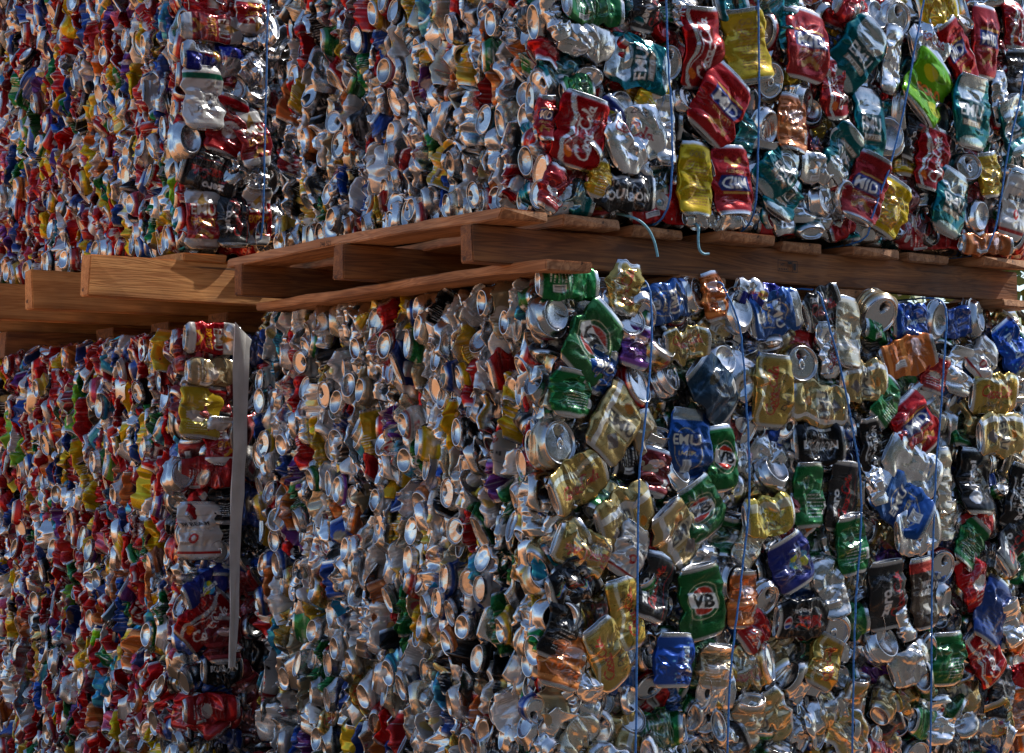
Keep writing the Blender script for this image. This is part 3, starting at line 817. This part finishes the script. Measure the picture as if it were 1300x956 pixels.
HU = """750 10 45 76 88 B green
745 52 44 70 92 B silver2
806 80 66 74 -78 B bitter
735 114 36 44 70 B green
733 168 62 92 8 B coke
802 176 70 78 55 B diet
752 94 30 26 0 L silver
788 134 32 36 0 D silver
774 147 40 38 30 B globe
852 80 26 44 0 X green
842 165 28 88 0 B silver2
789 240 52 78 90 B bourbon
800 228 30 50 60 B beam
888 62 50 104 -4 B cokew
943 60 54 94 -10 B yellow
911 134 66 90 28 B mid
872 128 28 32 0 L silver
880 229 44 96 2 B yellow
926 230 50 90 178 B mid
925 6 46 40 80 B teal
980 100 30 46 5 L tan
974 158 30 46 0 D silver
944 168 30 70 0 B teal
985 215 50 70 40 B bitter
1002 40 30 60 0 B teal
1022 57 58 92 4 B mid
1084 68 56 88 32 B bitter
1111 20 34 42 10 D silver
1140 20 34 44 0 X silver
1082 12 42 44 -60 B red
1132 76 30 84 4 B silver
1059 112 34 78 -8 B cokew
1020 126 38 42 0 D silver
1005 158 42 74 4 B orange
1100 158 42 92 2 B bitter
1130 172 38 48 0 D silver
1066 195 48 70 -150 B bitter
1172 112 66 78 30 B lime
1180 55 52 52 70 B diet
1190 8 48 52 80 B yellow
1214 68 40 84 -30 B mid
1250 54 38 92 2 B mid
1288 30 34 66 0 B cokew
1192 153 34 44 0 D red
1184 204 48 82 8 B cokew
1230 142 58 92 2 B bitter
1286 160 46 70 -20 B bitter
1294 95 40 60 0 B zero
1286 262 36 84 6 B beam
1205 258 54 80 14 B bitter
1096 240 46 90 18 B mid
1128 262 50 72 22 B yellow
1046 257 38 36 0 L silver
1075 246 24 42 0 D silver
992 244 54 64 20 B bitter
1232 214 32 34 0 L teal
1256 222 32 56 -10 B yellow
1160 175 30 60 10 B zero
1150 140 30 50 0 D silver
872 18 40 46 0 B silver2
820 14 40 52 0 B zero
705 20 26 60 -20 B silver
1244 275 26 40 10 D silver
1040 215 40 60 90 B silver2
700 240 30 60 20 B red
760 225 26 50 10 B amber
830 120 30 60 30 B ylw
690 150 24 60 0 B mid
1270 120 24 60 0 B silver
840 260 50 90 84 B red
1000 282 34 90 86 B red
1080 292 30 90 90 B silver2
1180 302 30 90 86 B red
1250 310 26 70 88 B orange
900 278 26 70 88 B silver2"""
HLO = """704 358 46 74 88 B green
703 402 40 50 0 D silver2
746 436 72 92 32 B vb
793 366 42 66 8 B gold
846 384 50 72 72 B blue
821 396 30 50 -20 D silver
882 376 30 42 10 X silver
906 376 32 62 -5 B orange
800 412 34 42 0 X silver
806 440 40 56 10 B purple
838 440 38 52 0 L gold
868 436 42 56 80 B gold
980 398 56 68 70 B blue
938 396 30 52 0 D silver
964 374 34 64 -80 B bull
905 494 62 82 -38 B navy
918 460 36 40 0 D silver
778 536 62 96 30 B draft
724 498 54 62 5 B green
728 612 60 84 58 B gold
710 562 44 58 0 L cream
790 652 62 80 62 B draft
873 564 54 90 2 B blue
915 582 38 82 -4 B vb
886 646 62 72 -24 B vb
830 600 38 60 10 B maroon
979 496 48 90 2 B gold
1037 513 56 74 -82 B draft
1018 462 42 46 0 L gold
1052 444 34 70 -8 B diet
1075 422 38 88 3 B cream
1096 484 50 58 80 B draft
1036 563 52 64 88 B bourbon
1071 556 28 40 0 L silver
984 602 36 42 20 D silver
974 654 50 66 82 B lemon
1024 628 42 82 0 B green
1066 630 42 88 4 B zero
1160 540 62 74 -28 B mid
1155 592 58 82 -55 B silver
1141 638 62 82 -48 B blue
1198 610 22 82 2 B cream
1236 612 50 84 2 B pblack
1262 500 52 68 86 B gold
1266 552 54 68 85 B draft
1248 458 42 50 40 B beam
1284 440 40 66 -25 B pblue
1158 408 44 56 84 B pblue
1192 406 24 46 5 D silver
1218 408 38 56 80 B navyblue
1241 404 22 44 10 D silver2
1150 452 48 72 70 B orange
1176 496 34 34 0 D silver
1186 474 38 50 10 B red
743 700 56 78 -66 B gold
796 700 48 66 24 B beam
857 680 60 84 -32 B draft
887 763 60 92 -8 B vb
791 778 44 90 -10 B gold
728 742 46 66 70 B snake
735 724 38 60 64 B zero
715 784 42 44 0 D silver
708 836 52 74 14 B orange
770 830 50 84 -24 B gold
745 852 40 70 -20 B silver
855 838 50 68 4 B pblue
908 846 42 58 6 B tan
926 742 30 46 0 L silver
974 756 30 44 8 X silver
940 760 40 74 0 B orange
1004 714 58 68 -20 B globe
1018 787 50 72 -90 B max
1052 744 38 84 -12 B silver2
1124 756 48 88 -6 B zero
1170 752 44 88 -6 B turkey
1160 674 58 64 80 B silver
1198 718 32 42 10 L red
1234 738 40 76 -25 B red
1197 762 24 42 0 D silver
1258 776 54 80 24 B navyblue
1080 690 44 76 -8 B green
1284 690 42 80 40 B zero
1125 820 40 46 0 D silver
1156 842 46 60 60 B silver2
1046 840 44 66 20 B gold
1062 798 38 42 0 L silver
1202 836 48 66 0 B green
1250 832 46 74 -30 B cokew
1180 828 22 50 4 D silver
1240 668 38 52 80 B red
1290 630 34 80 10 B bourbon
1230 690 40 60 30 B green
960 800 44 50 40 B red
810 492 30 50 -20 X red
848 480 30 50 0 L silver
860 600 26 50 -10 D silver
1000 660 30 60 30 B maroon
830 745 44 84 14 B zero
1104 566 30 70 -8 B bourbon
1040 390 50 56 60 B zero
1120 396 40 50 10 X tan
1220 470 40 60 10 B silver
1290 480 30 60 0 B tan
1285 790 30 60 -20 B silver
1200 660 30 50 0 B cream
760 470 40 60 20 B blue
680 800 40 80 20 B black
820 560 30 80 -10 B tan
1124 510 36 60 30 B green
950 690 34 60 30 B cream
1110 610 26 60 -10 B silver"""
HLU = """262 35 36 72 88 B export
319 20 36 48 178 B export
263 75 40 74 90 B bull
249 124 44 80 -2 B royal
297 113 30 36 0 L silver
320 88 32 36 30 B silver
328 116 28 34 0 D silver
286 160 44 76 12 B seal
319 176 38 76 -12 B export
264 220 46 64 -74 B zero
307 215 28 40 20 B silver2
326 225 26 34 0 B silver
257 278 40 76 0 B export
293 277 36 74 -2 B zero
325 276 34 74 0 B export
240 178 26 44 0 D silver"""
HLL = """268 430 40 62 90 B export
270 472 36 58 88 B tan
252 523 48 68 4 B ylw
262 600 40 60 90 B red
243 674 48 72 0 B beam
277 700 24 28 0 L silver
262 745 36 60 60 B globe
252 786 48 72 40 B coke
283 812 40 60 0 B maroon
281 850 40 44 90 B bourbon
232 605 26 40 20 X silver
280 560 36 60 0 B export
284 640 34 50 0 B black
268 900 36 60 90 B red"""
def run(bale, txt):
    n = 0
    for ln in txt.strip().splitlines():
        t = ln.split(); px, py, W_, H_, rot = map(float, t[:5])
        hero(bale, px, py, W_, H_, rot, t[5], t[6], 0.0, -.002+.007*((n*7) % 5)/4.+(.03 if bale is FU and H_ == 90 and px > 830 and py > 255 and W_ < 51 else 0))
        n += 1
run(FU, HU); run(FL, HLO); run(LU, HLU); run(LL, HLL)

P_FU = [('silver', 5), ('silver2', 3), ('teal', 3), ('red', 3), ('mid', 2), ('bitter', 3), ('coke', 2), ('yellow', 1.5), ('green', 1), ('black', 1.5), ('amber', .7), ('grey', 1), ('blue', .5)]
P_FL = [('silver', 5), ('silver2', 3), ('draft', 3), ('gold', 3), ('green', 2), ('vb', 1.5), ('blue', 2), ('black', 2.5), ('navyblue', 1.5), ('red', 1.5), ('tan', 1.5), ('cream', 1), ('zero', 1), ('purple', .4), ('orange', .7)]
S_FL = [('silver', 7.5), ('white', 7.5), ('silver2', 2), ('grey', .6), ('cream', 2), ('tan', 1), ('amber', 1.3), ('navyblue', 1.5), ('red', 1.6), ('green', 1.2), ('orange', .6), ('black', 2.4), ('ltblue', .8), ('purple', .5), ('ylw', .7), ('beam', .8), ('diet', 2), ('gold', .8)]
S_FU = [('silver', 5), ('white', 5), ('silver2', 2.5), ('grey', 1), ('cream', 2.6), ('amber', 1.4), ('navyblue', 1.1), ('red', 2.2), ('green', 1.1), ('orange', 1.2), ('black', 1.1), ('ltblue', .7), ('purple', .4), ('diet', 1.5), ('coke', .7)]
S_L = [('silver', 4), ('white', 3.5), ('silver2', 1), ('grey', .7), ('red', 7), ('coke', 3), ('navyblue', 2.6), ('ylw', 2), ('amber', 1), ('green', 1), ('orange', 1.6), ('black', 1.4), ('ltblue', .9), ('purple', 1), ('pink', .9), ('limegreen', .4), ('maroon', 1), ('export', 1), ('yellow', .8), ('pblue', .7)]
fill_face(FU, P_FU); fill_face(FL, P_FL)
# the farther stack shows only a strip of its face
def strip_fill(b, pal):
    x1 = b.x1; b.x1 = b.x0+.42; fill_face(b, pal); b.x1 = x1
strip_fill(LU, P_FU[:6]+[('black', 2), ('export', 2)]); strip_fill(LL, [('black', 4), ('maroon', 3), ('navyblue', 2), ('silver2', 2), ('red', 2)])
side_fill(FL, S_FL, sy=.0215, sz=.042); side_fill(FU, S_FU, sy=.0225, sz=.044, pv=.54, pe=.28)
side_fill(LL, S_L, sy=.0185, sz=.042, pv=.64, pe=.17); side_fill(LU, S_L, sy=.0185, sz=.042, pv=.64, pe=.17)
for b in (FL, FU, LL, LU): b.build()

# ------------------------------------------------------------------ twine (parts of the bales)
def tube(pts, rad, n=6, smooth=3, jit=0, seed=0):
    pts = np.asarray(pts, float)
    for _ in range(smooth):
        q = [pts[0]]
        for a_, b_ in zip(pts[:-1], pts[1:]): q += [a_*.75+b_*.25, a_*.25+b_*.75]
        q.append(pts[-1]); pts = np.array(q)
    if jit: pts = pts+RS(seed).normal(0, jit, pts.shape)
    V, Q = [], []
    for i, p in enumerate(pts):
        d = pts[min(i+1, len(pts)-1)]-pts[max(i-1, 0)]; d /= np.linalg.norm(d)+1e-9
        s_ = np.cross(d, [.3, .9, .2]); s_ /= np.linalg.norm(s_); t_ = np.cross(d, s_)
        for k in range(n):
            a_ = 2*math.pi*k/n; V.append(p+rad*(math.cos(a_)*s_+math.sin(a_)*t_))
    for i in range(len(pts)-1):
        for k in range(n):
            Q.append((i*n+k, i*n+(k+1) % n, (i+1)*n+(k+1) % n, (i+1)*n+k))
    return V, Q
def twine(bale, pix, dep=-.024, over=True, wrap=True):
    pts = [on_plane_y(x, y, bale.y0+dep) for x, y in pix]
    if wrap:      # carried over the bale's top and under its bottom
        t = pts[0].copy(); pts = [np.array([t[0], bale.y0+.12, bale.z1+.012]), np.array([t[0], bale.y0-.01, bale.z1+.012])]+pts
        e = pts[-1].copy(); pts = pts+[np.array([e[0], bale.y0-.012, bale.z0+.004]), np.array([e[0], bale.y0+.10, bale.z0+.001])]
    V, Q = tube(np.array(pts), .0019, 7, 3, .0004, len(pix))
    link('twine', mesh_np('twine', np.array(V)-bale.off, Q), M_TWINE, bale.root)
twine(FU, [(843, -300), (845, 0), (849, 90), (853, 150), (854, 205)])
twine(FU, [(962, -300), (963, 0), (964, 110), (963, 200)])
twine(FU, [(1240, -300), (1172, 0), (1150, 130), (1132, 205), (1118, 245), (1106, 278)])
twine(FU, [(1340, -300), (1300, 110), (1285, 165), (1275, 220), (1266, 285), (1258, 305)])
twine(FL, [(829, 400), (824, 490), (816, 560), (810, 614)])
twine(FL, [(922, 372), (940, 410), (945, 470), (951, 560), (952, 640), (945, 700), (936, 780), (925, 864)])
twine(FL, [(1046, 390), (1066, 460), (1082, 540), (1094, 610), (1093, 680), (1088, 740), (1084, 800)])
twine(FL, [(1203, 400), (1199, 450), (1194, 530), (1188, 590), (1186, 660), (1183, 720)])
twine(LU, [(345, -150), (340, 20), (338, 100), (336, 200)], -.02)
for pix, nm in (([(806, 276), (822, 288), (831, 306), (835, 326)], 1), ([(888, 284), (886, 300), (887, 317), (893, 323), (900, 322)], 2)):
    pts = [on_plane_y(x, y, -.012) for x, y in pix]; pts = [pts[0]+np.array([0, .05, .012])]+pts
    V, Q = tube(pts, .0024, 7, 3)
    o = link('twine_end', mesh_np('twine_end', np.array(V)-FU.off, Q), M_TWINE2, FU.root); o['label'] = 'loose frayed twine end hanging over the pallet bearer'

# ------------------------------------------------------------------ pallets
def board(name, mat, parent, off, x0, x1, y0, y1, z0, z1, seed=0, bev=.0022, warp=.0026):
    """sawn timber with slightly uneven, softened arrises"""
    import bmesh
    r = RS(seed)
    bm = bmesh.new(); bmesh.ops.create_cube(bm, size=1)
    ax = 0 if (x1-x0) > (y1-y0) else 1
    ed = [e for e in bm.edges if abs((e.verts[0].co-e.verts[1].co)[ax]) > .5]
    bmesh.ops.subdivide_edges(bm, edges=ed, cuts=14, use_grid_fill=True)
    c = Vector(((x0+x1)/2, (y0+y1)/2, (z0+z1)/2)); sz = (x1-x0, y1-y0, z1-z0)
    ph = r.uniform(0, 6, 3)
    for v in bm.verts:
        t = v.co[ax]
        v.co = Vector((v.co.x*sz[0], v.co.y*sz[1], v.co.z*sz[2]))
        for k in range(3):
            if k != ax: v.co[k] += warp*math.sin(t*5+ph[k])+r.normal(0, .0008)
        if abs(t) > .45: v.co[ax] += r.normal(0, .003)
    ee = [e for e in bm.edges if e.calc_face_angle(0) > .8]
    bmesh.ops.bevel(bm, geom=ee, offset=bev, segments=2, affect='EDGES')
    me = bpy.data.meshes.new(name); bm.to_mesh(me); bm.free()
    o = link(name, me, mat, parent); o.location = c-Vector(off)
    return o
def pallet(label, off, deck, bearers, bottoms, mats):
    root = empty('pallet', off); tag(root, label, 'pallet', 'timber pallets between the bales')
    i = 0
    for nm, mat, lst in (('deck_board', mats[0], deck), ('bearer', mats[1], bearers), ('bottom_board', mats[2], bottoms)):
        for b_ in lst:
            i += 1; board(nm, mat, root, off, *b_, seed=i+int(off[1]*100)); 
    return root
pf = pallet('weathered timber pallet with handwritten marks, carrying the nearer upper bale', (.6, .45, .907+DZ),
    [(-.115, -.015, -.035, .93, .988+DZ, 1.006+DZ)]+[(x, x+w_, yy, .95, .988+DZ, 1.006+DZ) for x, w_, yy in ((.045, .13, -.004), (.215, .12, .018), (.40, .14, -.012), (.585, .11, .024), (.76, .13, .004), (.93, .12, .02), (1.12, .15, -.01))],
    [(-.12, 1.285, .035, .073, .923+DZ, .987+DZ), (-.13, 1.27, .44, .478, .923+DZ, .987+DZ), (-.115, 1.24, .86, .898, .923+DZ, .987+DZ)],
    [(-.035, .06, -.065, .95, .905+DZ, .922+DZ), (.33, .44, .02, .95, .905+DZ, .922+DZ), (.72, .82, .03, .95, .905+DZ, .922+DZ), (1.17, 1.275, -.02, .95, .905+DZ, .922+DZ)], (WOOD_Y, WOOD_X, WOOD_Y))
pb = pallet('pale pine pallet with long bearers jutting out left, carrying the farther upper bale', (.5, 1.6, .875+DZ),
    [(-.14, -.04, 1.075, 2.26, 1.012+DZ, 1.030+DZ)]+[(x, x+.1, 1.07, 2.26, 1.012+DZ, 1.030+DZ) for x in (.02, .17, .32, .48, .64, .8, .96)],
    [(-.352, 1.0, 1.082, 1.122, .925+DZ, 1.011+DZ), (-.34, 1.0, 1.42, 1.46, .925+DZ, 1.011+DZ), (-.33, 1.0, 1.80, 1.84, .925+DZ, 1.011+DZ), (-.30, 1.0, 2.18, 2.22, .925+DZ, 1.011+DZ)],
    [(.06, 1.0, 1.26, 1.36, .879+DZ, .924+DZ), (.06, 1.0, 1.56, 1.66, .879+DZ, .924+DZ), (.06, 1.0, 1.88, 1.98, .879+DZ, .924+DZ), (-.13, 1.0, 2.12, 2.24, .855+DZ, .924+DZ)], (WOOD_P, WOOD_P, WOOD_X))
pg1 = pallet('dark pallet on the ground under the nearer lower bale', (.6, .45, 0.0),
    [(x, x+.1, -.03, .95, .100, .118) for x in (-.08, .06, .20, .35, .50, .65, .80, .95, 1.10)],
    [(-.1, 1.24, .03, .07, .024, .099), (-.1, 1.24, .45, .49, .024, .099), (-.1, 1.24, .87, .91, .024, .099)],
    [(-.08, .02, -.03, .95, .005, .023), (.55, .65, -.03, .95, .005, .023), (1.12, 1.22, -.03, .95, .005, .023)], (WOOD_Y, WOOD_X, WOOD_Y))
pg2 = pallet('dark pallet on the ground under the farther lower bale', (.5, 1.6, 0.0),
    [(x, x+.1, 1.07, 2.26, .100, .118) for x in (-.2, -.06, .08, .22, .36, .52, .68, .84)],
    [(-.22, 1.0, 1.085, 1.125, .024, .099), (-.22, 1.0, 1.6, 1.64, .024, .099), (-.22, 1.0, 2.18, 2.22, .024, .099)],
    [(-.2, -.1, 1.07, 2.26, .005, .023), (.35, .45, 1.07, 2.26, .005, .023), (.88, .98, 1.07, 2.26, .005, .023)], (WOOD_Y, WOOD_X, WOOD_Y))

def ink_text(st, h, bold, M4, parent, name):
    v, t = text_tris(st, bold); V = np.c_[v*h, np.zeros(len(v))]
    me = mesh_np(name, V, np.zeros((0, 4), int), t, None, False)
    o = link(name, me, M_INK, parent); o.matrix_local = Matrix.Translation(-Vector(parent.location))@M4; return o
def fr(x, y, z, p): return Matrix(((x[0], y[0], z[0], p[0]), (x[1], y[1], z[1], p[1]), (x[2], y[2], z[2], p[2]), (0, 0, 0, 1)))
# handwriting on the deck board's outer edge, the stamp on the front bearer
p = on_plane_x(413, 309, -.1185)
ink_text('746 521', .009, .0, fr((0, -1, 0), (0, 0, 1), (-1, 0, 0), (-.1185, p[1], .997+DZ)), pf, 'handwriting')
p = on_plane_y(1000, 338, .0325)
def stamp():
    V, Q, n = [], [], 0
    def rc(x0, y0, x1, y1):
        nonlocal n
        V.extend([(x0, y0, 0), (x1, y0, 0), (x1, y1, 0), (x0, y1, 0)]); Q.append((n, n+1, n+2, n+3)); n += 4
    w_, h_, t = .052, .022, .0012
    for x in (-w_/2, .0, .012, w_/2-t): rc(x, -h_/2, x+t, h_/2)
    for y in (-h_/2, h_/2-t): rc(-w_/2+t, y, 0, y+t); rc(t, y, .012, y+t); rc(.012+t, y, w_/2-t, y+t)
    rc(.015, -.007, .022, .006)
    for k in range(5): rc(-.023+k*.0045, -.008, -.0205+k*.0045, -.0045)
    rc(.0015, .004, .011, .009)
    return V, Q
V, Q = stamp(); o = link('stamp', mesh_np('stamp', V, Q, None, None, False), M_INK, pf)
o.matrix_local = Matrix.Translation(-Vector(pf.location))@fr((1, 0, 0), (0, 0, 1), (0, -1, 0), (p[0], .0325, p[2]))
ink_text('HT', .006, .02, fr((1, 0, 0), (0, 0, 1), (0, -1, 0), (p[0]-.013, .0325, p[2]+.002)), pf, 'stamp_lettering')

# ------------------------------------------------------------------ white folded sheet between the stacks
def sheet():
    prof = [(-.030, 1.0515), (-.014, 1.056), (.004, 1.064), (.018, 1.066)]
    V, Q = [], []; n = 14; r = RS(3)
    for side in (0, .0025):
        for k in range(n+1):
            z = .45+(.885+DZ-.45)*k/n
            for i, (x, y) in enumerate(prof):
                V.append(((x+.03)*(.5+.5*k/n)-.03-.010*(1-k/n)+r.normal(0, .0009)+.002*math.sin(k*.9), y+side, z-(.012*i if k == n else 0)))
    m_ = len(prof); o_ = (n+1)*m_
    for k in range(n):
        for i in range(m_-1):
            a_ = k*m_+i; Q.append((a_, a_+1, a_+m_+1, a_+m_)); Q.append((o_+a_, o_+a_+m_, o_+a_+m_+1, o_+a_+1))
        a_ = k*m_; Q.append((a_, a_+m_, o_+a_+m_, o_+a_))
    for i in range(m_-1):
        a_ = n*m_+i; Q.append((a_, a_+1, o_+a_+1, o_+a_))
    return V, Q
V, Q = sheet(); o = link('edge_sheet', mesh_np('edge_sheet', V, Q, None, None, False), M_SHEET)
tag(o, 'narrow upright white sheet in the gap between the two stacks of bales', 'sheet')

# ------------------------------------------------------------------ ground, background greenery, added dark surfaces for reflections
n = 60
g = np.linspace(-1, 1, n+1); gx = np.sign(g)*np.abs(g)**3*300
X, Y = np.meshgrid(gx, gx); V = np.stack([X.ravel(), Y.ravel(), np.zeros(X.size)], 1)
i = np.arange(n)[:, None]*(n+1)+np.arange(n)[None]; Q = np.stack([i, i+1, i+n+2, i+n+1], -1).reshape(-1, 4)
tag(link('ground', mesh_np('ground', V, Q), M_GROUND), None, None, None, 'structure')

Va = [(-3.2, -60, .004), (60, -60, .004), (60, -.25, .004), (-3.2, -.25, .004)]
M_DARK_GROUND = plain('dark_reflection_ground', (.045, .04, .036), .9, 0, 30)  # dark ground added so the right-hand faces reflect something dark
tag(link('added_dark_ground', mesh_np('added_dark_ground', Va, [(0, 1, 2, 3)]), M_DARK_GROUND), None, None, None, 'structure')
def shrub(cx, cy, rad, h, seed, label):
    root = empty('shrub', (cx, cy, 0)); tag(root, label, 'shrub', 'shrubs behind the bales')
    r = RS(seed); N = 5200
    d = r.normal(0, 1, (N, 3)); d /= np.linalg.norm(d, axis=1)[:, None]
    q = d*(r.rand(N)**.4)[:, None]; lump = 1+.25*np.sin(q[:, 0]*7+seed)*np.cos(q[:, 1]*6)+.2*np.sin(q[:, 2]*9)
    C = q*lump[:, None]*np.array([rad, rad, h*.5])+np.array([0, 0, h*.55])
    a_ = r.normal(0, 1, (N, 3)); a_ /= np.linalg.norm(a_, axis=1)[:, None]; b_ = np.cross(a_, r.normal(0, 1, (N, 3))); b_ /= np.linalg.norm(b_, axis=1)[:, None]
    s1 = r.uniform(.03, .06, N)[:, None]; s2 = s1*.4
    V = np.stack([C-a_*s1, C-b_*s2, C+a_*s1, C+b_*s2], 1).reshape(-1, 3); Q = np.arange(4*N).reshape(-1, 4)
    link('crown', mesh_np('crown', V, Q, None, None, False), M_LEAF, root)
    VV, QQ, o_ = [], [], 0
    for k in range(5):
        t = tube([(r.uniform(-.05, .05), r.uniform(-.05, .05), 0), (r.normal(0, rad*.3), r.normal(0, rad*.3), h*.5), (r.normal(0, rad*.5), r.normal(0, rad*.5), h*.85)], .025, 6, 2)
        VV += list(t[0]); QQ += [tuple(x+o_ for x in f) for f in t[1]]; o_ = len(VV)
    link('trunk', mesh_np('trunk', VV, QQ), M_BARK, root)
def added_dark_foliage():  # unseen foliage behind the camera, added to darken reflections in the cans
    r = RS(77); N = 20000
    X = r.uniform(-9, 24, N); top = 8.5+1.6*np.sin(X*.9)+1.0*np.sin(X*2.3+1)+.8*np.sin(X*5.1)
    Z = r.rand(N)**.8*top; Y = -15-r.rand(N)*2.2-.8*np.sin(X*1.7+Z)
    C = np.stack([X, Y, Z], 1); a_ = r.normal(0, 1, (N, 3)); a_ /= np.linalg.norm(a_, axis=1)[:, None]
    b_ = np.cross(a_, r.normal(0, 1, (N, 3))); b_ /= np.linalg.norm(b_, axis=1)[:, None]; s1 = r.uniform(.14, .34, N)[:, None]
    V = np.stack([C-a_*s1, C-b_*s1*.6, C+a_*s1, C+b_*s1*.6], 1).reshape(-1, 3)
    tag(link('added_dark_foliage', mesh_np('added_dark_foliage', V, np.arange(4*N).reshape(-1, 4), None, None, False), M_REFLECT_DARK),
        'added dark foliage behind the camera, unseen, giving the cans dark reflections', 'trees', None, 'stuff')
M_REFLECT_DARK = plain('dark_reflection_foliage', (.045, .06, .022), .7, 0, 1)  # dark tone of the added foliage, picked for its reflection
added_dark_foliage()
shrub(4.6, 3.2, 1.3, 2.6, 1, 'sunlit yellow green shrub seen through the pallet gap at far right')
shrub(3.0, 4.6, 1.3, 2.8, 2, 'leafy green shrub behind the bales, nearer the middle')
